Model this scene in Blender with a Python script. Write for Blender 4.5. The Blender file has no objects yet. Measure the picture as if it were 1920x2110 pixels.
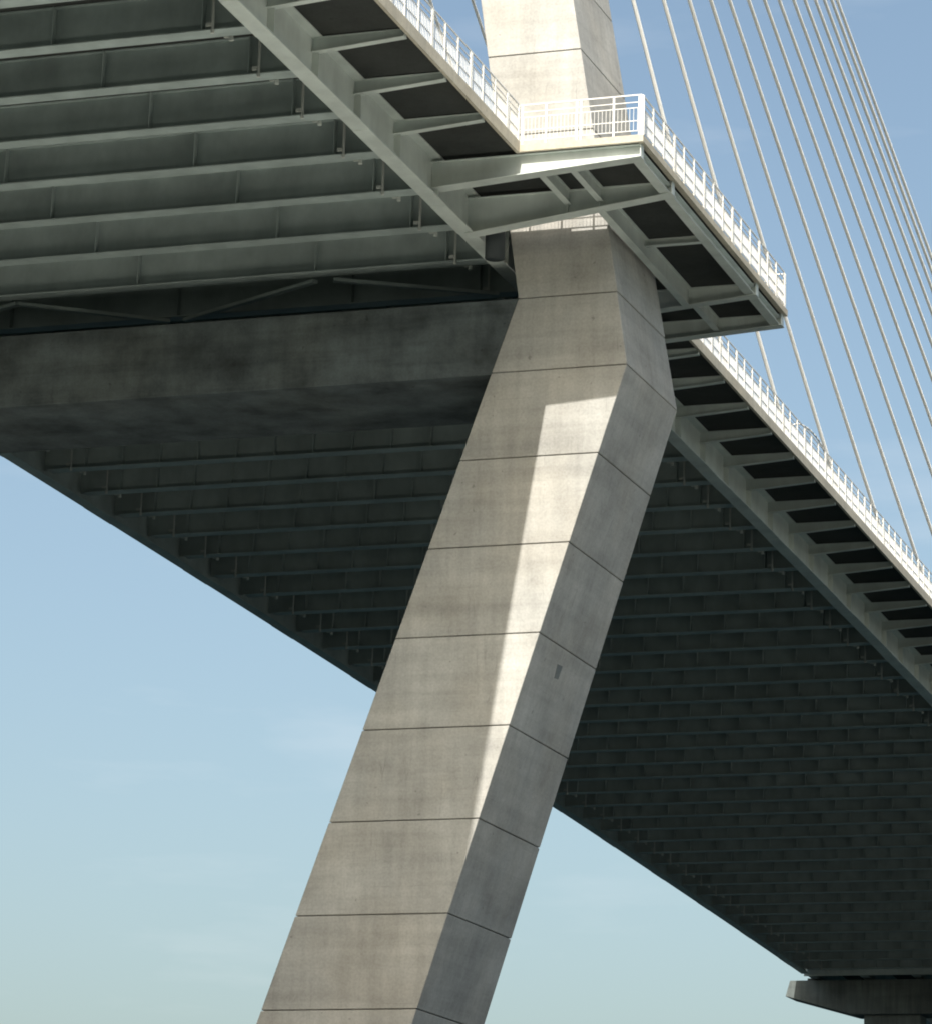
import bpy, bmesh, math, random
from mathutils import Vector, Matrix

random.seed(7)
S = bpy.context.scene
COL = S.collection

# ------------------------------------------------------------------ camera
cam_data = bpy.data.cameras.new('camera')
cam = bpy.data.objects.new('camera', cam_data)
COL.objects.link(cam)
cam_data.sensor_fit = 'HORIZONTAL'
cam_data.sensor_width = 36.0
cam_data.lens = 36.0 * 7938.7939 / 1920.0
cam_data.clip_start = 0.5
cam_data.clip_end = 9000.0
yaw, pit, rol = (-0.3362718, 0.2367999, 0.0267825)
fw = Vector((math.sin(yaw)*math.cos(pit), math.cos(yaw)*math.cos(pit), math.sin(pit)))
rt = fw.cross(Vector((0, 0, 1))).normalized()
up = rt.cross(fw)
c_, s_ = math.cos(rol), math.sin(rol)
r2, u2 = c_*rt + s_*up, -s_*rt + c_*up
M = Matrix((r2, u2, -fw)).transposed().to_4x4()
M.translation = Vector((56.0552, -129.8549, -52.9159))
cam.matrix_world = M
S.camera = cam
S.render.resolution_x, S.render.resolution_y = 931, 1024

# ------------------------------------------------------------------ light
SUN = Vector((0.103, -0.7205, 0.6854)).normalized()      # towards the sun
w = bpy.data.worlds.new('World'); S.world = w; w.use_nodes = True
wn, wl = w.node_tree.nodes, w.node_tree.links
wn.clear()
sky = wn.new('ShaderNodeTexSky'); sky.sky_type = 'NISHITA'; sky.sun_disc = False
sky.sun_elevation = math.asin(SUN.z)
sky.sun_rotation = math.atan2(SUN.x, SUN.y)
sky.altitude = 0; sky.air_density = 1.0; sky.dust_density = 4.2; sky.ozone_density = 0.35
bg = wn.new('ShaderNodeBackground'); bg.inputs[1].default_value = 0.070
wo = wn.new('ShaderNodeOutputWorld')
# thin wisps of cloud, the same all over the sky
tc = wn.new('ShaderNodeTexCoord')
mp = wn.new('ShaderNodeMapping'); mp.inputs['Scale'].default_value = (9, 9, 42)
nz = wn.new('ShaderNodeTexNoise'); nz.inputs['Scale'].default_value = 1.0
nz.inputs['Detail'].default_value = 5; nz.inputs['Roughness'].default_value = 0.55
rp = wn.new('ShaderNodeValToRGB')
rp.color_ramp.elements[0].position = 0.56; rp.color_ramp.elements[0].color = (0, 0, 0, 1)
rp.color_ramp.elements[1].position = 0.80; rp.color_ramp.elements[1].color = (0.16, 0.16, 0.16, 1)
mx = wn.new('ShaderNodeMix'); mx.data_type = 'RGBA'
mx.inputs['B'].default_value = (5.2, 5.3, 5.4, 1)
wl.new(tc.outputs['Generated'], mp.inputs['Vector']); wl.new(mp.outputs[0], nz.inputs['Vector'])
wl.new(nz.outputs['Fac'], rp.inputs['Fac']); wl.new(rp.outputs['Color'], mx.inputs['Factor'])
tint = wn.new('ShaderNodeMix'); tint.data_type = 'RGBA'; tint.blend_type = 'MULTIPLY'
tint.inputs['Factor'].default_value = 1.0; tint.inputs['B'].default_value = (0.895, 0.918, 0.85, 1)
wl.new(sky.outputs[0], tint.inputs['A']); wl.new(tint.outputs['Result'], mx.inputs['A']); wl.new(mx.outputs['Result'], bg.inputs[0])
wl.new(bg.outputs[0], wo.inputs[0])
ld = bpy.data.lights.new('sun', 'SUN'); ld.energy = 2.28; ld.angle = math.radians(0.5)
ld.color = (1.0, 0.955, 0.88)
lo = bpy.data.objects.new('sun', ld); COL.objects.link(lo)
lo.rotation_euler = SUN.to_track_quat('Z', 'Y').to_euler()
lo.location = (60, -60, 60)
S.view_settings.view_transform = 'Standard'
S.view_settings.look = 'None'
S.view_settings.gamma = 1.0
S.view_settings.exposure = 1.5
S.view_settings.use_curve_mapping = False
S.cycles.filter_width = 1.9

# ------------------------------------------------------------------ constants (metres)
BAY = 4.8                      # floor beam spacing; station n is at y = n * BAY
G1, G2 = -0.0204632, -6.13583e-05
def zc(y): return G1*y + G2*y*y          # vertical curve of the road
def slope(y): return G1 + 2*G2*y
XN, XF = 1.97, -34.25          # near and far edge girder webs
XM = -16.14                    # centre line
NMIN, NMAX = -6, 48
YT = 27.2                      # front plane of the pylon legs

# ------------------------------------------------------------------ materials
def mat_base(name):
    m = bpy.data.materials.new(name); m.use_nodes = True
    nt = m.node_tree; b = nt.nodes['Principled BSDF']
    return m, nt.nodes, nt.links, b

def noise(N, L, vec, scale, detail=4, rough=0.55, stretch=None):
    if stretch:
        mpn = N.new('ShaderNodeMapping'); mpn.inputs['Scale'].default_value = stretch
        L.new(vec, mpn.inputs['Vector']); vec = mpn.outputs[0]
    n = N.new('ShaderNodeTexNoise'); n.inputs['Scale'].default_value = scale
    n.inputs['Detail'].default_value = detail; n.inputs['Roughness'].default_value = rough
    L.new(vec, n.inputs['Vector'])
    return n.outputs['Fac']

def ramp(N, L, fac, stops):
    r = N.new('ShaderNodeValToRGB')
    e = r.color_ramp.elements
    while len(e) < len(stops): e.new(0.5)
    for k, (p, c) in enumerate(stops):
        e[k].position = p
        e[k].color = (c, c, c, 1) if isinstance(c, (int, float)) else (*c, 1)
    L.new(fac, r.inputs['Fac'])
    return r.outputs['Color']

def mixc(N, L, a, b, fac, mode='MULTIPLY'):
    m = N.new('ShaderNodeMix'); m.data_type = 'RGBA'; m.blend_type = mode
    if isinstance(fac, (int, float)): m.inputs['Factor'].default_value = fac
    else: L.new(fac, m.inputs['Factor'])
    for s, v in (('A', a), ('B', b)):
        if isinstance(v, tuple): m.inputs[s].default_value = (*v, 1)
        else: L.new(v, m.inputs[s])
    return m.outputs['Result']

def concrete(name, col, stain=1.0, band=0.5, streak=0.5, cracks=True, bump=0.25):
    m, N, L, b = mat_base(name)
    g = N.new('ShaderNodeNewGeometry'); P = g.outputs['Position']
    oi = N.new('ShaderNodeObjectInfo')
    c = mixc(N, L, col, ramp(N, L, noise(N, L, P, 0.33, 6, 0.6), [(0.30, 1-0.26*stain), (0.68, 1.06)]), 1.0)
    warm = ramp(N, L, noise(N, L, P, 0.21, 3), [(0.42, (1, 1, 1)), (0.66, (1.02, 0.985, 0.94))])
    c = mixc(N, L, c, warm, 0.8)
    c = mixc(N, L, c, ramp(N, L, noise(N, L, P, 1.0, 5, 0.6, (2.6, 2.6, 0.22)), [(0.34, 1-0.30*streak), (0.60, 1.0)]), 1.0)
    c = mixc(N, L, c, ramp(N, L, noise(N, L, P, 1.0, 4, 0.6, (0.10, 0.10, 1.5)), [(0.36, 1-0.24*band), (0.58, 1.02)]), 1.0)
    c = mixc(N, L, c, ramp(N, L, noise(N, L, P, 9.0, 4, 0.7), [(0.30, 0.86), (0.62, 1.04)]), 1.0)
    pit_ = ramp(N, L, noise(N, L, P, 2.4, 2, 0.5), [(0.735, 1.0), (0.765, 0.62)])
    c = mixc(N, L, c, pit_, 0.8)
    if cracks:
        mpn = N.new('ShaderNodeMapping'); mpn.inputs['Scale'].default_value = (1.0, 1.0, 0.10)
        wob = N.new('ShaderNodeVectorMath'); wob.operation = 'MULTIPLY_ADD'
        nn = N.new('ShaderNodeTexNoise'); nn.inputs['Scale'].default_value = 1.3
        L.new(P, nn.inputs['Vector'])
        L.new(nn.outputs['Color'], wob.inputs[0]); wob.inputs[1].default_value = (0.18, 0.18, 0.4); L.new(P, wob.inputs[2])
        L.new(wob.outputs[0], mpn.inputs['Vector'])
        v = N.new('ShaderNodeTexVoronoi'); v.feature = 'DISTANCE_TO_EDGE'; v.inputs['Scale'].default_value = 0.85
        L.new(mpn.outputs[0], v.inputs['Vector'])
        line = ramp(N, L, v.outputs['Distance'], [(0.0, 0.74), (0.012, 1.0)])
        msk = ramp(N, L, noise(N, L, P, 0.55, 3), [(0.56, 0.0), (0.68, 1.0)])
        c = mixc(N, L, c, line, msk)
    # faint lines left by the formwork boards
    sp = N.new('ShaderNodeSeparateXYZ'); L.new(P, sp.inputs[0])
    md = N.new('ShaderNodeMath'); md.operation = 'PINGPONG'; md.inputs[1].default_value = 0.64
    L.new(sp.outputs['Z'], md.inputs[0])
    fl = ramp(N, L, md.outputs[0], [(0.0, 0.80), (0.022, 1.0)])
    fm = ramp(N, L, noise(N, L, P, 0.45, 4, 0.6, (1.0, 1.0, 2.0)), [(0.50, 0.0), (0.66, 0.9)])
    c = mixc(N, L, c, fl, fm)
    # thin runs of dirt below the joints and tie holes
    dr = ramp(N, L, noise(N, L, P, 1.0, 3, 0.5, (5.5, 5.5, 0.30)), [(0.66, 1.0), (0.76, 0.80)])
    dm = ramp(N, L, noise(N, L, P, 0.30, 3), [(0.48, 0.0), (0.62, 1.0)])
    c = mixc(N, L, c, dr, dm)
    rnd = N.new('ShaderNodeMapRange'); rnd.inputs['To Min'].default_value = 0.90; rnd.inputs['To Max'].default_value = 1.04
    L.new(oi.outputs['Random'], rnd.inputs['Value'])
    c = mixc(N, L, c, rnd.outputs[0], 1.0)
    L.new(c, b.inputs['Base Color'])
    b.inputs['Roughness'].default_value = 0.88
    b.inputs['Specular IOR Level'].default_value = 0.25
    bp = N.new('ShaderNodeBump'); bp.inputs['Strength'].default_value = bump; bp.inputs['Distance'].default_value = 0.03
    L.new(noise(N, L, P, 3.5, 8, 0.7), bp.inputs['Height']); L.new(bp.outputs[0], b.inputs['Normal'])
    return m

def paint(name, col, rough=0.5, var=0.14, grime=0.3):
    m, N, L, b = mat_base(name)
    g = N.new('ShaderNodeNewGeometry'); P = g.outputs['Position']
    c = mixc(N, L, col, ramp(N, L, noise(N, L, P, 0.5, 5, 0.6), [(0.32, 1-var), (0.66, 1.03)]), 1.0)
    c = mixc(N, L, c, ramp(N, L, noise(N, L, P, 1.0, 6, 0.6, (0.8, 0.8, 0.3)), [(0.33, 1-grime*0.6), (0.6, 1.0)]), 1.0)
    rust = ramp(N, L, noise(N, L, P, 1.7, 6, 0.7), [(0.66, 0.0), (0.78, 0.35*grime)])
    c = mixc(N, L, c, (0.16, 0.12, 0.085), rust, 'MIX')
    L.new(c, b.inputs['Base Color'])
    b.inputs['Roughness'].default_value = rough
    b.inputs['Specular IOR Level'].default_value = 0.35
    return m

M_CONC = concrete('pylon_concrete', (0.51, 0.505, 0.478), 0.95, 0.45, 0.36)
M_CORE = concrete('joint_concrete', (0.17, 0.165, 0.15), 1.0, 0.5, 0.5, False)
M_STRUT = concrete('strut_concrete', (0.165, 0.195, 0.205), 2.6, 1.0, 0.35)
M_PIER = concrete('pier_concrete', (0.17, 0.20, 0.20), 1.3, 0.4, 0.9)
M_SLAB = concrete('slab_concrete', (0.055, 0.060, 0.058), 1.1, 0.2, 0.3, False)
M_COPE = concrete('coping_concrete', (0.60, 0.555, 0.46), 0.7, 0.3, 0.4, False)
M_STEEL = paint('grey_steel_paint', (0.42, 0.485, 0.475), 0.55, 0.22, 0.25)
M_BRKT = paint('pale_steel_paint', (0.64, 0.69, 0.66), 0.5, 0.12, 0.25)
M_RAIL = paint('white_rail_paint', (0.79, 0.78, 0.74), 0.4, 0.05, 0.1)
M_CABLE = paint('cable_sheath', (0.93, 0.92, 0.88), 0.28, 0.03, 0.04)
_b = M_CABLE.node_tree.nodes['Principled BSDF']
_b.inputs['Specular IOR Level'].default_value = 0.6; _b.inputs['Roughness'].default_value = 0.45
_b.inputs['Sheen Weight'].default_value = 0.7; _b.inputs['Sheen Roughness'].default_value = 0.5
M_PIPE = paint('pipe_paint', (0.52, 0.54, 0.51), 0.5, 0.1, 0.2)
M_DARK = paint('bearing_rubber', (0.05, 0.06, 0.065), 0.6, 0.1, 0.2)

# ------------------------------------------------------------------ helpers
class MB:
    def __init__(s): s.v = []; s.f = []
    def hexa(s, p):
        # p: 4 bottom points counter-clockwise, 4 top points
        i = len(s.v); s.v += [tuple(q) for q in p]
        s.f += [(i+3, i+2, i+1, i), (i+4, i+5, i+6, i+7), (i, i+1, i+5, i+4), (i+1, i+2, i+6, i+5), (i+2, i+3, i+7, i+6), (i+3, i, i+4, i+7)]
        return s
    def box(s, x0, x1, y0, y1, z0, z1):
        return s.hexa([(x0, y0, z0), (x1, y0, z0), (x1, y1, z0), (x0, y1, z0), (x0, y0, z1), (x1, y0, z1), (x1, y1, z1), (x0, y1, z1)])
    def strip(s, x0, x1, z0, z1, ys):
        # a box section that follows the road's vertical curve through the stations ys
        i = len(s.v)
        for y in ys:
            h = zc(y)
            s.v += [(x0, y, z0+h), (x1, y, z0+h), (x1, y, z1+h), (x0, y, z1+h)]
        for k in range(len(ys)-1):
            a = i+4*k; b = a+4
            for q in range(4):
                r = (q+1) % 4
                s.f.append((a+q, a+r, b+r, b+q))
        s.f.append((i+3, i+2, i+1, i)); e = i+4*(len(ys)-1)
        s.f.append((e, e+1, e+2, e+3))
        return s
    def plate_xz(s, poly, y0, y1):
        # polygon in x,z extruded along y
        i = len(s.v); n = len(poly)
        s.v += [(x, y0, z) for x, z in poly] + [(x, y1, z) for x, z in poly]
        s.f += [tuple(i+k for k in range(n)), tuple(i+n+k for k in reversed(range(n)))]
        for k in range(n):
            r = (k+1) % n
            s.f.append((i+r, i+k, i+n+k, i+n+r))
        return s
    def slab_line(s, pts, hy0, hy1, t):
        # a plate of thickness t that follows the x,z polyline pts, from y hy0 to hy1
        i = len(s.v)
        for x, z in pts: s.v += [(x, hy0, z), (x, hy1, z), (x, hy1, z+t), (x, hy0, z+t)]
        for k in range(len(pts)-1):
            a = i+4*k; b = a+4
            for q in range(4):
                r = (q+1) % 4
                s.f.append((a+q, b+q, b+r, a+r))
        s.f.append((i, i+1, i+2, i+3)); e = i+4*(len(pts)-1); s.f.append((e+3, e+2, e+1, e))
        return s
    def tube(s, a, b, r, n=8, r2=None):
        a, b = Vector(a), Vector(b); d = (b-a).normalized()
        u = d.orthogonal().normalized(); v = d.cross(u); i = len(s.v)
        for p, rr in ((a, r), (b, r2 or r)):
            for k in range(n):
                t = 2*math.pi*k/n; s.v.append(tuple(p + u*math.cos(t)*rr + v*math.sin(t)*rr))
        for k in range(n):
            q = (k+1) % n
            s.f.append((i+k, i+q, i+n+q, i+n+k))
        s.f += [tuple(i+k for k in reversed(range(n))), tuple(i+n+k for k in range(n))]
        return s
    def path(s, pts, r, n=6):
        for a, b in zip(pts[:-1], pts[1:]): s.tube(a, b, r, n)
        return s
    def bar(s, a, b, wd, ht):
        # a rectangular bar between two points, wd across and ht upwards
        a, b = Vector(a), Vector(b); d = (b-a).normalized()
        sd = d.cross(Vector((0, 0, 1))).normalized(); u = sd.cross(d)
        c = lambda p, i, j: p + sd*(i*wd/2) + u*(j*ht/2)
        return s.hexa([c(a, -1, -1), c(a, 1, -1), c(b, 1, -1), c(b, -1, -1), c(a, -1, 1), c(a, 1, 1), c(b, 1, 1), c(b, -1, 1)])
    def mesh(s, name, m, smooth=False, bevel=0.0, origin=None):
        me = bpy.data.meshes.new(name)
        if origin is not None:
            o = Vector(origin); vs = [tuple(Vector(q)-o) for q in s.v]
        else: vs = s.v
        me.from_pydata(vs, [], s.f)
        bm = bmesh.new(); bm.from_mesh(me)
        bmesh.ops.recalc_face_normals(bm, faces=bm.faces)
        if bevel: bmesh.ops.bevel(bm, geom=list(bm.edges), offset=bevel, segments=1, affect='EDGES')
        bm.to_mesh(me); bm.free()
        if smooth:
            for f in me.polygons: f.use_smooth = True
        me.materials.append(m); me.update()
        return me
    def center(s):
        xs, ys, zs = zip(*s.v)
        return Vector(((min(xs)+max(xs))/2, (min(ys)+max(ys))/2, min(zs)))

WLOC = {}
def place(name, me, parent=None, loc=(0, 0, 0), rot=None):
    o = bpy.data.objects.new(name, me); COL.objects.link(o)
    loc = Vector(loc); WLOC[o.name] = loc
    if parent is not None:
        o.parent = parent; o.location = loc - WLOC[parent.name]
    else: o.location = loc
    if rot: o.rotation_euler = rot
    return o
def build(name, mb, m, parent=None, smooth=False, bevel=0.0):
    c = mb.center()
    return place(name, mb.mesh(name, m, smooth, bevel, c), parent, c)
def tag(o, label=None, cat=None, group=None, kind=None):
    for k, v in (('label', label), ('category', cat), ('group', group), ('kind', kind)):
        if v: o[k] = v
    return o
def thing(name, label, cat, loc, group=None):
    return tag(place(name, None, None, loc), label, cat, group)

# ------------------------------------------------------------------ ground and river
def ground_mat(name, lo, hi):
    m, N, L, b = mat_base(name)
    g = N.new('ShaderNodeNewGeometry'); P = g.outputs['Position']
    n1 = noise(N, L, P, 0.05, 6, 0.6); n2 = noise(N, L, P, 2.0, 5, 0.7)
    c = ramp(N, L, n1, [(0.35, lo), (0.6, hi)])
    c = mixc(N, L, c, ramp(N, L, n2, [(0.3, 0.75), (0.7, 1.1)]), 1.0)
    L.new(c, b.inputs['Base Color']); b.inputs['Roughness'].default_value = 0.95
    return m
def water_mat():
    m, N, L, b = mat_base('river_water')
    b.inputs['Base Color'].default_value = (0.002, 0.012, 0.015, 1)
    b.inputs['Roughness'].default_value = 0.08; b.inputs['IOR'].default_value = 1.33
    b.inputs['Specular IOR Level'].default_value = 0.3
    g = N.new('ShaderNodeNewGeometry')
    bp = N.new('ShaderNodeBump'); bp.inputs['Strength'].default_value = 0.5; bp.inputs['Distance'].default_value = 0.3
    L.new(noise(N, L, g.outputs['Position'], 0.35, 5, 0.6), bp.inputs['Height']); L.new(bp.outputs[0], b.inputs['Normal'])
    return m
ZG = -54.6
def sheet(name, rows, m):
    g = MB()
    for y, z, xa, xb in rows: g.v += [(xa, y, z), (xb, y, z)]
    for k in range(len(rows)-1): g.f.append((2*k, 2*k+1, 2*k+3, 2*k+2))
    return tag(place(name, g.mesh(name, m)), kind='structure')
GRASS = ground_mat('marsh_grass', (0.008, 0.018, 0.012), (0.018, 0.030, 0.021))
BOUNCE = ground_mat('pale_bounce', (0.48, 0.49, 0.45), (0.60, 0.61, 0.57))  # bright cover of the added banks and flat, reflects sunlight upwards
W4 = 4000
# unseen ground and river; added banks shaped to bounce sunlight onto near beams
PROF = [(-W4, ZG), (-64, ZG), (-42, -45.8), (-36, -45.8), (-18, ZG+0.4), (12, -40.6), (16, -40.6), (34, ZG-2.5), (W4, ZG-2.5)]
sheet('ground', [(y, z, -W4, W4) for y, z in PROF], GRASS)
sheet('added_bounce_bank', [(-63.6, ZG+0.22, -70, 330), (-42.2, -45.82, -66, 330)], BOUNCE)
sheet('added_bounce_bank', [(-17.7, ZG+0.60, -66, 330), (11.8, -40.64, -62, 330)], BOUNCE)
sheet('added_bounce_flat', [(36, ZG-1.0, 84, 360), (92, ZG-1.0, 96, 360)], BOUNCE)  # added out of view, reflects sunlight onto pylon side faces and cables
sheet('river', [(31.0, ZG-1.2, -W4, W4), (W4, ZG-1.2, -W4, W4)], water_mat())

# ------------------------------------------------------------------ pylon
pylon = thing('bridge_pylon', 'tall diamond shaped concrete pylon, its leg leaning down to the lower left', 'pylon', (XM, YT+4, ZG))
def leg_section(z):
    if z >= -3.03: xl = 3.371 - 0.150*(z+3.03)
    else: xl = 3.371 + 0.3495*(z+3.03)
    if z >= -6.42: xr = 8.494 - 0.152*(z+6.42) if z < -3.03 else 8.003 - 0.1675*(z+3.03)
    else: xr = 8.494 + 0.3167*(z+6.42)
    if z >= -3.03: d = 7.65 - 0.052*(z+3.03)
    elif z >= -6.42: d = 7.65 - 0.136*(z+3.03)
    else: d = 8.11 - 0.0265*(z+6.42)
    return xl, xr, YT, YT+d
JOINTS = [-54.9, -51.2, -47.1, -43.0, -38.9, -34.79, -30.66, -26.54, -22.46, -18.38, -14.37, -10.39, -6.42, -3.03, 0.85, 4.72, 8.59]
while JOINTS[-1] < 104: JOINTS.append(JOINTS[-1]+3.87)
GAP = 0.02
for side in (0, 1):
    def quad(z, ins=0.0):
        xl, xr, yf, yb = leg_section(z)
        xl += ins; xr -= ins; yf += ins; yb -= ins
        if side: xl, xr = 2*XM-xr, 2*XM-xl
        return [(xl, yf, z), (xr, yf, z), (xr, yb, z), (xl, yb, z)]
    core = MB()
    for a, b in zip(JOINTS[:-1], JOINTS[1:]):
        core_ = quad(a, 0.09) + quad(b, 0.09)
        core.hexa(core_)
        lift = MB().hexa(quad(a+GAP) + quad(b-GAP))
        build('concrete_lift', lift, M_CONC, pylon, bevel=0.025)
    build('leg_core', core, M_CORE, pylon)
# dark repair patch on the outer face of the leg
def xo(z, d): return 8.494 + 0.3167*(z+6.42) + d
z0, z1 = -19.72, -19.12
rp_ = MB().hexa([(xo(z0, -0.03), 30.7, z0), (xo(z0, 0.012), 30.75, z0), (xo(z0, 0.012), 31.45, z0+0.05), (xo(z0, -0.03), 31.45, z0+0.05),
                 (xo(z1, -0.03), 30.6, z1), (xo(z1, 0.012), 30.6, z1), (xo(z1, 0.012), 31.35, z1+0.04), (xo(z1, -0.03), 31.35, z1+0.04)])
build('repair_patch', rp_, concrete('patch_concrete', (0.22, 0.24, 0.24), 0.8, 0.2, 0.2, False), pylon)
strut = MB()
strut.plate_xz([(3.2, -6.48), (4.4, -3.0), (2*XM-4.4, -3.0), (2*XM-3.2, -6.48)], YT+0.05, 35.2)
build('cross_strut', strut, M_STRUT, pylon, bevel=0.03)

# ------------------------------------------------------------------ deck
deck = thing('bridge_deck', 'long steel bridge deck seen from below, with rows of floor beams between two edge girders', 'bridge deck', (XM, 0, 0))
STN = [n*BAY for n in range(NMIN, NMAX+1)]
YS = [y/2.0*BAY for y in range(2*NMIN, 2*NMAX+2)] ; YS[-1] = 48.1*BAY
def girder(xc, m):
    g = MB()
    g.strip(xc-0.03, xc+0.03, -0.30, 1.42, YS)            # web
    g.strip(xc-0.37, xc+0.37, -0.35, -0.30, YS)           # bottom flange
    g.strip(xc-0.40, xc+0.47, 1.42, 1.47, YS)             # top flange
    return build('edge_girder', g, m, deck)
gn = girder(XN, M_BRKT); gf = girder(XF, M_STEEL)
for gd, xc, starts in ((gn, XN, [-0.8, 2.19, 4.2] + [10.24+3.02*k for k in range(12)]), (gf, XF, [4.2, 7.3, 10.3] + [13.29+3.0*k for k in range(12)])):
    for n in starts:
        if n > 46.5: continue
        y0, y1 = n*BAY, (n+0.77)*BAY
        p = MB().strip(xc-0.368, xc+0.368, -0.375, -0.352, [y0, (y0+y1)/2, y1])
        build('cover_plate', p, M_BRKT if gd is gn else M_STEEL, gd)
# stiffener plates on the outer face of the near girder, one under every bracket
stf = MB().box(0, 0.30, -0.02, 0.02, -0.30, 0.80).mesh('girder_stiffener', M_BRKT)
stf0 = MB().box(0, 0.30, -0.02, 0.02, -0.30, 1.40).mesh('girder_stiffener', M_BRKT)

BR = list(range(-2, 4)) + list(range(10, NMAX+1))
PLAT = [4, 5, 8, 9]
for n in range(-2, NMAX+1):
    y = n*BAY
    place('girder_stiffener', stf if n in BR else stf0, gn, (XN+0.031, y, zc(y)))
# cantilever brackets under the walkway
b = MB()
xw = XN+0.03
prof = [(xw, 0.84), (5.92, 1.13), (5.92, 1.40), (xw, 1.40)]
b.plate_xz(prof, -0.018, 0.018)
b.slab_line([(xw, 0.80), (5.92, 1.09)], -0.18, 0.18, 0.04)
b.slab_line([(xw, 1.40), (5.92, 1.40)], -0.14, 0.14, 0.03)
b.plate_xz([(5.89, 1.13), (5.92, 1.13), (5.92, 1.40), (5.89, 1.40)], -0.14, 0.14)
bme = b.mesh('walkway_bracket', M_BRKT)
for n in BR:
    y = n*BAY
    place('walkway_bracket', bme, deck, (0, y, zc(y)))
# floor beams
fb = MB()
fb.box(XF+0.03, XN-0.03, -0.015, 0.015, 0.05, 1.66)
fb.box(XF+0.38, XN-0.38, -0.40, 0.40, 0.0, 0.05)
fb.box(XF+0.03, XN-0.03, -0.22, 0.22, 1.66, 1.70)
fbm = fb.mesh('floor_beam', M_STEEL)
ws = MB().box(-0.018, 0.018, -0.36, -0.017, 0.052, 1.658).mesh('web_stiffener', M_STEEL)
NEARX = [-0.6, -7.0, -15.92, -24.8, -31.7]
FARX = [-0.6, -2.5] + [-4.75-2.24*k for k in range(13)]
row = MB()
for x in FARX: row.box(x-0.018, x+0.018, -0.36, -0.017, 0.052, 1.658)
rowm = row.mesh('web_stiffeners', M_STEEL)
dp = MB().tube((0, 0, -0.12), (0, 0, 1.45), 0.06, 8)
dp.tube((0, 0, -0.14), (0, 0, 0.02), 0.08, 8)
dp.box(-0.28, -0.06, -0.05, 0.05, 0.16, 0.30)
dpm = dp.mesh('drain_pipe', M_PIPE)
dn = MB().tube((0, 0, -0.16), (0, 0, 0.06), 0.10, 8, 0.08); dn.box(-0.3, -0.08, -0.06, 0.06, -0.02, 0.05)
dnm = dn.mesh('drain_outlet', M_PIPE)
for n in range(-4, NMAX+1):
    y = n*BAY; z = zc(y)
    o = place('floor_beam', fbm, deck, (0, y, z))
    if n <= 9:
        for x in NEARX: place('web_stiffener', ws, o, (x, y, z))
    elif n <= 26:
        for x in FARX: place('web_stiffener', ws, o, (x, y, z))
    else: tag(place('web_stiffeners', rowm, o, (0, y, z)), kind='stuff')
    for x in (-0.12, -32.43):
        place('drain_pipe', dpm, o, (x, y-0.39, z))
        place('drain_outlet', dnm, o, (x+0.45, y+0.45, z-0.02))
# slabs
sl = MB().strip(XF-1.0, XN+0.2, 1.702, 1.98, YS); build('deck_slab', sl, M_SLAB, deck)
def ysr(a, b): return [a] + [y for y in YS if a < y < b] + [b]
Y0, Y1 = NMIN*BAY, 48.1*BAY
YP0, YO0, YO1, YP1 = 18.75, 26.1, 36.4, 43.55
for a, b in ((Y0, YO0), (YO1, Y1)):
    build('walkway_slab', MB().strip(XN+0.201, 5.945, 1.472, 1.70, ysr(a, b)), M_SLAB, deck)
for a, b in ((Y0, YP0), (YP1, Y1)):
    build('walkway_coping', MB().strip(5.95, 6.10, 1.20, 1.72, ysr(a, b)), M_COPE, deck)
build('sun_leak_blocker', MB().strip(XN+0.201, 2.62, 1.60, 1.64, ysr(YO0, YO1)), M_STEEL, deck)  # added to block a sun leak between girder and pylon leg
# bracing between the last floor beam and the cross strut
for (xa, na), (xb, nb) in (((-32.4, 7.0), (-22.5, 6.12)), ((-22.5, 6.12), (-16.4, 6.98)), ((-15.6, 6.98), (-7.3, 6.12)), ((-6.4, 6.12), (0.4, 6.9))):
    ya, yb = na*BAY, nb*BAY
    d = MB().bar((xa, ya, zc(ya)-0.12), (xb, yb, zc(yb)-0.12), 0.30, 0.16)
    build('diagonal_brace', d, M_STEEL, deck)
lb = MB().tube((2.75, 25.6, -1.6), (2.75, 25.6, 0.75), 0.45, 20)
build('lateral_bearing', lb, M_DARK, deck, True)

# ------------------------------------------------------------------ viewing platform
plat = thing('viewing_platform', 'steel viewing platform jutting out from the walkway around the pylon leg', 'platform', (8.8, 31.2, zc(31.2)))
PB = {4: (0.0, 0.65, 0.36), 5: (-0.45, 0.68, 0.36), 8: (-0.12, 0.66, 0.31), 9: (0.10, 0.68, 0.31)}
XT = 11.40
for n, (zr, zt, hw) in PB.items():
    y = n*BAY; h = zc(y)
    b = MB()
    xa = XN+0.031
    b.plate_xz([(xa, zr+0.04+h), (XT, zt+0.04+h), (XT, 1.235+h), (xa, 1.235+h)], y-0.018, y+0.018)
    b.slab_line([(xa, zr+h), (XT+0.05, zt+h)], y-hw, y+hw, 0.04)
    b.slab_line([(xa, 1.235+h), (XT+0.05, 1.235+h)], y-0.2, y+0.2, 0.03)
    b.box(XT, XT+0.04, y-0.22, y+0.22, zt+0.045+h, 1.232+h)
    bo = build('cantilever_beam', b, M_BRKT, plat)
    for x in {4: [], 5: [6.65, 8.15], 8: [], 9: [8.2]}[n]:
        zb = zr+(zt-zr)*(x-xa)/(XT-xa)+0.045
        build('web_stiffener', MB().box(x-0.018, x+0.018, y-0.19, y-0.02, zb+h, 1.23+h), M_BRKT, bo)
def beam_y(name, x, ya, yb, zb, zt, fw, par):
    b = MB(); ys = [ya, (ya+yb)/2, yb]
    b.strip(x-fw/2, x+fw/2, zb, zb+0.035, ys)
    b.strip(x-0.015, x+0.015, zb+0.035, zt-0.03, ys)
    b.strip(x-fw/2, x+fw/2, zt-0.03, zt, ys)
    return build(name, b, M_BRKT, par)
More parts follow.
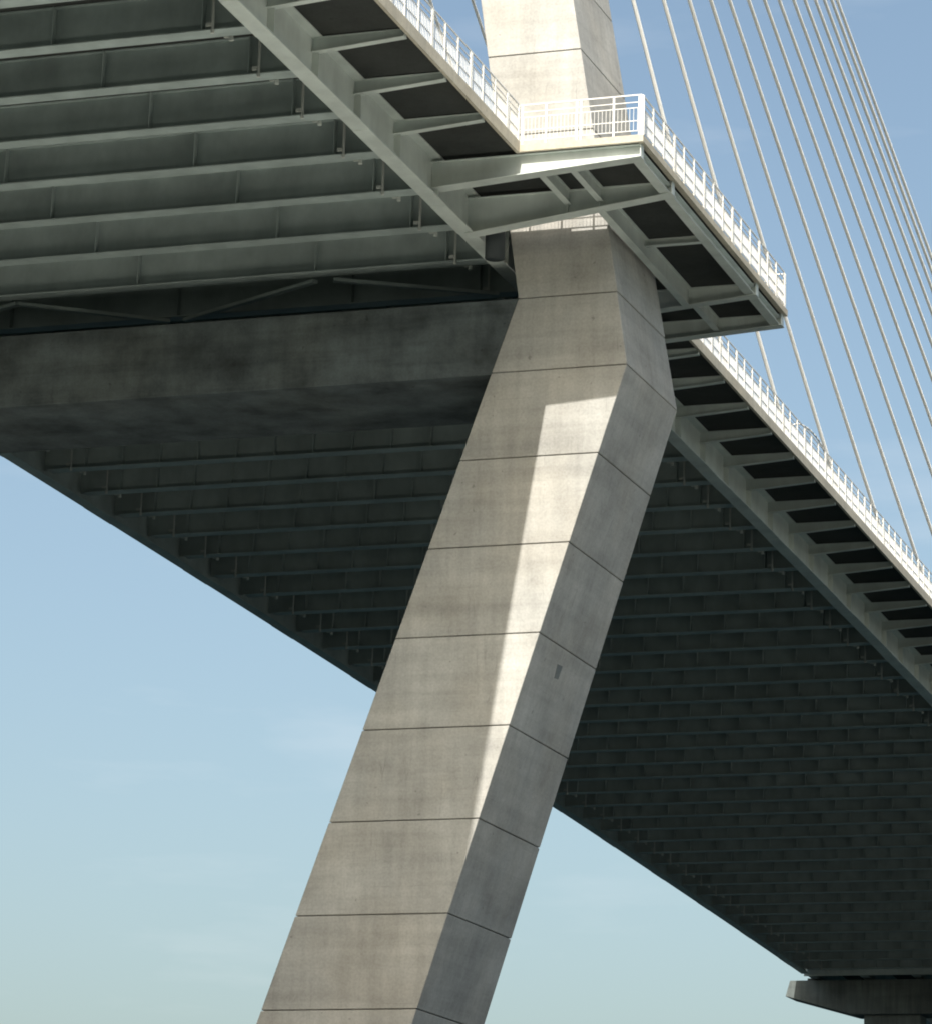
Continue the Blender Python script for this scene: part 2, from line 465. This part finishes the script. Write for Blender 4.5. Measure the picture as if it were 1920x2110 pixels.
for a, b_ in ((4, 5), (5, 8), (8, 9)):
    beam_y('edge_beam', 11.12, a*BAY+0.03, b_*BAY-0.03, 0.70, 1.12, 0.46, plat)
for x in (6.65, 8.15): beam_y('stringer', x, 4*BAY+0.03, 5*BAY-0.03, 0.62, 1.25, 0.30, plat)
beam_y('stringer', 8.2, 8*BAY+0.03, 9*BAY-0.03, 0.62, 1.25, 0.30, plat)
beam_y('opening_beam', 8.10, 5*BAY+0.03, 8*BAY-0.03, 0.28, 1.25, 0.36, plat)
yc = 31.0
cb = MB(); h = zc(yc)
cb.slab_line([(8.13, 0.88+h), (10.95, 0.88+h)], yc-0.16, yc+0.16, 0.03)
cb.plate_xz([(8.13, 0.91+h), (10.95, 0.91+h), (10.95, 1.24+h), (8.13, 1.24+h)], yc-0.012, yc+0.012)
build('cross_beam', cb, M_BRKT, plat)
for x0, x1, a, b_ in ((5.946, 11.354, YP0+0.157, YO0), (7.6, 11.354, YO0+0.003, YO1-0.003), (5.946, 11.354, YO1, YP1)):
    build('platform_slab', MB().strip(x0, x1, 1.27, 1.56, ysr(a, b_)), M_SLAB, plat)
build('platform_coping', MB().strip(5.96, 11.60, 1.27, 1.58, [YP0, YP0+0.155]), M_COPE, plat)
build('platform_coping', MB().strip(11.355, 11.60, 1.27, 1.58, ysr(YP0+0.158, YP1)), M_COPE, plat)

# ------------------------------------------------------------------ railings
RZ = [3.40, 3.08, 2.83, 2.25, 1.80]
post_m = MB().box(-0.042, 0.042, -0.042, 0.042, 0.0, 1.0).mesh('post', M_RAIL)
def baluster_mesh(axis, length, step=0.16):
    b = MB(); k = int(length/step)
    for i in range(1, k):
        t = i*length/k
        if axis == 'y': b.box(-0.014, 0.014, t-0.008, t+0.008, 1.82, 2.81)
        else: b.box(t-0.008, t+0.008, -0.014, 0.014, 1.82, 2.81)
    return b.mesh('baluster_panel', M_RAIL)
BAL = {}
def balusters(axis, length):
    k = (axis, round(length, 2))
    if k not in BAL: BAL[k] = baluster_mesh(axis, length)
    return BAL[k]
def rail_y(par, x, posts, base=1.70, z_off=0.0):
    ya, yb = posts[0], posts[-1]
    yy = ysr(ya, yb)
    for i, z in enumerate(RZ):
        hw = 0.026 if i == 0 else 0.017
        build('top_rail' if i == 0 else 'rail', MB().strip(x-hw, x+hw, z-hw+z_off, z+hw+z_off, yy), M_RAIL, par)
    for k, y in enumerate(posts):
        o = place('post', post_m, par, (x, y, zc(y)+base)); o.scale = (1, 1, RZ[0]-0.04+z_off-base)
        if k % 3 == 0:
            o = place('post', post_m, par, (x, y+0.16, zc(y+0.16)+base)); o.scale = (1, 1, RZ[0]-0.04+z_off-base)
    for a, b in zip(posts[:-1], posts[1:]):
        place('baluster_panel', balusters('y', b-a), par, (x, a, zc(a)+z_off), (math.atan(slope((a+b)/2)), 0, 0))
def rail_x(par, y, posts, base=1.58, z_off=0.0, dbl=()):
    h = zc(y)
    for i, z in enumerate(RZ):
        hw = 0.026 if i == 0 else 0.017
        build('top_rail' if i == 0 else 'rail', MB().box(posts[0], posts[-1], y-hw, y+hw, h+z-hw+z_off, h+z+hw+z_off), M_RAIL, par)
    for k, x in enumerate(posts):
        for dx in ((-0.09, 0.09) if k in dbl else (0,)):
            o = place('post', post_m, par, (x+dx, y, h+base)); o.scale = (1, 1, RZ[0]-0.04+z_off-base)
    for a, b in zip(posts[:-1], posts[1:]):
        place('baluster_panel', balusters('x', b-a), par, (a, y, h+z_off))
r1 = thing('walkway_railing', 'white steel walkway railing before the pylon, upper left of the viewing platform', 'railing', (6.0, 0, zc(0)+1.7), 'white railings on the bridge')
rail_y(r1, 6.02, [-0.48-1.6*k for k in range(7, 0, -1)] + [-0.48+1.6*k for k in range(0, 13)])
r2_ = thing('platform_railing', 'white steel railing along the front, side and back of the viewing platform', 'railing', (8.8, 31.2, zc(31.2)+1.58), 'white railings on the bridge')
rail_x(r2_, 18.86, [6.08, 7.235, 8.70, 10.25, 11.48], dbl=(0, 2, 4))
rail_y(r2_, 11.50, [18.90+1.62*k for k in range(0, 16)], base=1.58)
rail_x(r2_, 43.45, [8.4, 9.9, 11.45])
r3_ = thing('opening_railing', 'white railing guarding the platform opening in front of the pylon leg', 'railing', (5, 26.0, zc(26)+1.58), 'white railings on the bridge')
rail_x(r3_, 26.0, [2.6, 4.0, 5.5, 7.0, 8.0])
r4_ = thing('walkway_railing', 'long white walkway railing beyond the pylon, receding to the right edge', 'railing', (6.0, 45, zc(45)+1.7), 'white railings on the bridge')
rail_y(r4_, 6.02, [45.12+1.6*k for k in range(0, 104)])

# ------------------------------------------------------------------ thin arched tube behind the far railing
arch = MB()
pts = [(4.0, y, z) for y, z in ((72.0, 0.1), (72.23, 1.93), (73.09, 2.68), (74.4, 3.31), (75.62, 3.71), (76.63, 3.91), (77.54, 4.01), (78.45, 4.07), (79.38, 4.08), (80.08, 4.05), (80.78, 3.97), (81.49, 3.83), (81.96, 3.66), (83.0, 2.9), (83.6, -0.2))]
arch.path(pts, 0.05, 6)
tag(build('arched_tube', arch, M_RAIL, None, True), 'thin white arched tube rising just above the walkway railing beyond the pylon', 'tube')

# ------------------------------------------------------------------ stay cables
ORD = ['first', 'second', 'third', 'fourth', 'fifth', 'sixth', 'seventh', 'eighth', 'ninth', 'tenth', 'eleventh', 'twelfth', 'thirteenth', 'fourteenth']
HS = [55.25, 59.25, 62.0, 63.75, 65.25, 68.5, 70.5, 72.5, 75.0, 77.0, 78.75, 81.25, 84.25, 86.75]
NS = [15.45, 18.45, 21.45, 24.45, 27.45, 30.45, 33.45, 36.45, 39.45, 42.0, 44.6, 46.4, 47.4, 48.0]
def cable(A, T, label):
    c = MB(); n = 12
    A, T = Vector(A), Vector(T)
    o = thing('stay_cable', label, 'cable', A, 'stay cables fanning down to the deck')
    d = (T-A).normalized(); u = d.orthogonal().normalized(); v = d.cross(u)
    # ribbed sheath: close rings standing a little proud of the pipe
    b = MB(); K = 7; R_ = int((T-A).length/0.035)
    cs = [(math.cos(2*math.pi*q/K), math.sin(2*math.pi*q/K)) for q in range(K)]
    for i in range(R_+1):
        p = A + d*(i*0.035); r = 0.106 if i % 2 else 0.122
        for cx, cy in cs: b.v.append((p.x+(u.x*cx+v.x*cy)*r, p.y+(u.y*cx+v.y*cy)*r, p.z+(u.z*cx+v.z*cy)*r))
    for i in range(R_):
        for q in range(K):
            a, e = i*K+q, i*K+(q+1) % K
            b.f.append((a, e, e+K, a+K))
    build('cable_sheath', b, M_CABLE, o)
    build('anchor_pipe', MB().tube(A-d*0.4, A+d*3.0, 0.17, 12), M_RAIL, o, True)
for k in range(14):
    y = NS[k]*BAY; H = HS[k]
    cable((2.0, y, 1.9+zc(y)), (5.0-0.161*H, 31.2, H), ORD[k] + ' stay cable to the right of the pylon, counting from the pylon')
for k in (9, 11, 12, 13):
    y = NS[k]*BAY; H = HS[k]
    cable((2*XM-2.0, y, 1.9+zc(y)), (2*XM-5.0+0.161*H, 31.2, H), ('lone thin stay cable between the upper walkway railing and the left edge of the pylon' if k == 9 else 'stay cable of the far side of the deck, ' + ORD[k] + ' from the pylon'))

# ------------------------------------------------------------------ far pier
YPIER = 233.0; hp = zc(YPIER)
pier = thing('bridge_pier', 'dark concrete pier with a tapered cap carrying the far end of the deck', 'pier', (XM, YPIER+2, ZG))
cap = MB(); e = [(-36.3, -0.62), (-36.75, -2.15), (-30.2, -3.95), (2*XM+30.2, -3.95), (2*XM+36.75, -2.15), (2*XM+36.3, -0.62)]
cap.plate_xz([(x, z+hp) for x, z in e], YPIER, YPIER+4.2)
build('pier_cap', cap, M_PIER, pier, bevel=0.05)
for s in (-1, 1):
    x0, x1 = sorted((XM+s*13.0, XM+s*7.5))
    build('pier_column', MB().box(x0, x1, YPIER+0.7, YPIER+3.5, ZG-3, hp-3.96), M_PIER, pier, bevel=0.05)
for x in (XF, XN):
    build('bearing', MB().box(x-0.45, x+0.45, YPIER+0.6, YPIER+1.6, hp-0.615, hp-0.36), M_DARK, pier)

# approach span beyond the pier
appr = thing('approach_span', 'dark approach span carried on the far pier behind the end of the deck', 'bridge span', (XM, YPIER+20, hp))
ya = 48.1*BAY+0.25
for k in range(8):
    x = XF+0.4+k*(XN-XF-0.8)/7
    g = MB(); yy = [ya+0.3, ya+20, ya+40]
    g.strip(x-0.03, x+0.03, -0.36, 1.70, yy); g.strip(x-0.4, x+0.4, -0.40, -0.36, yy)
    build('plate_girder', g, M_STEEL, appr)
build('end_diaphragm', MB().box(XF-0.2, XN+0.2, ya, ya+0.28, hp-0.42, hp+1.72), M_STEEL, appr)
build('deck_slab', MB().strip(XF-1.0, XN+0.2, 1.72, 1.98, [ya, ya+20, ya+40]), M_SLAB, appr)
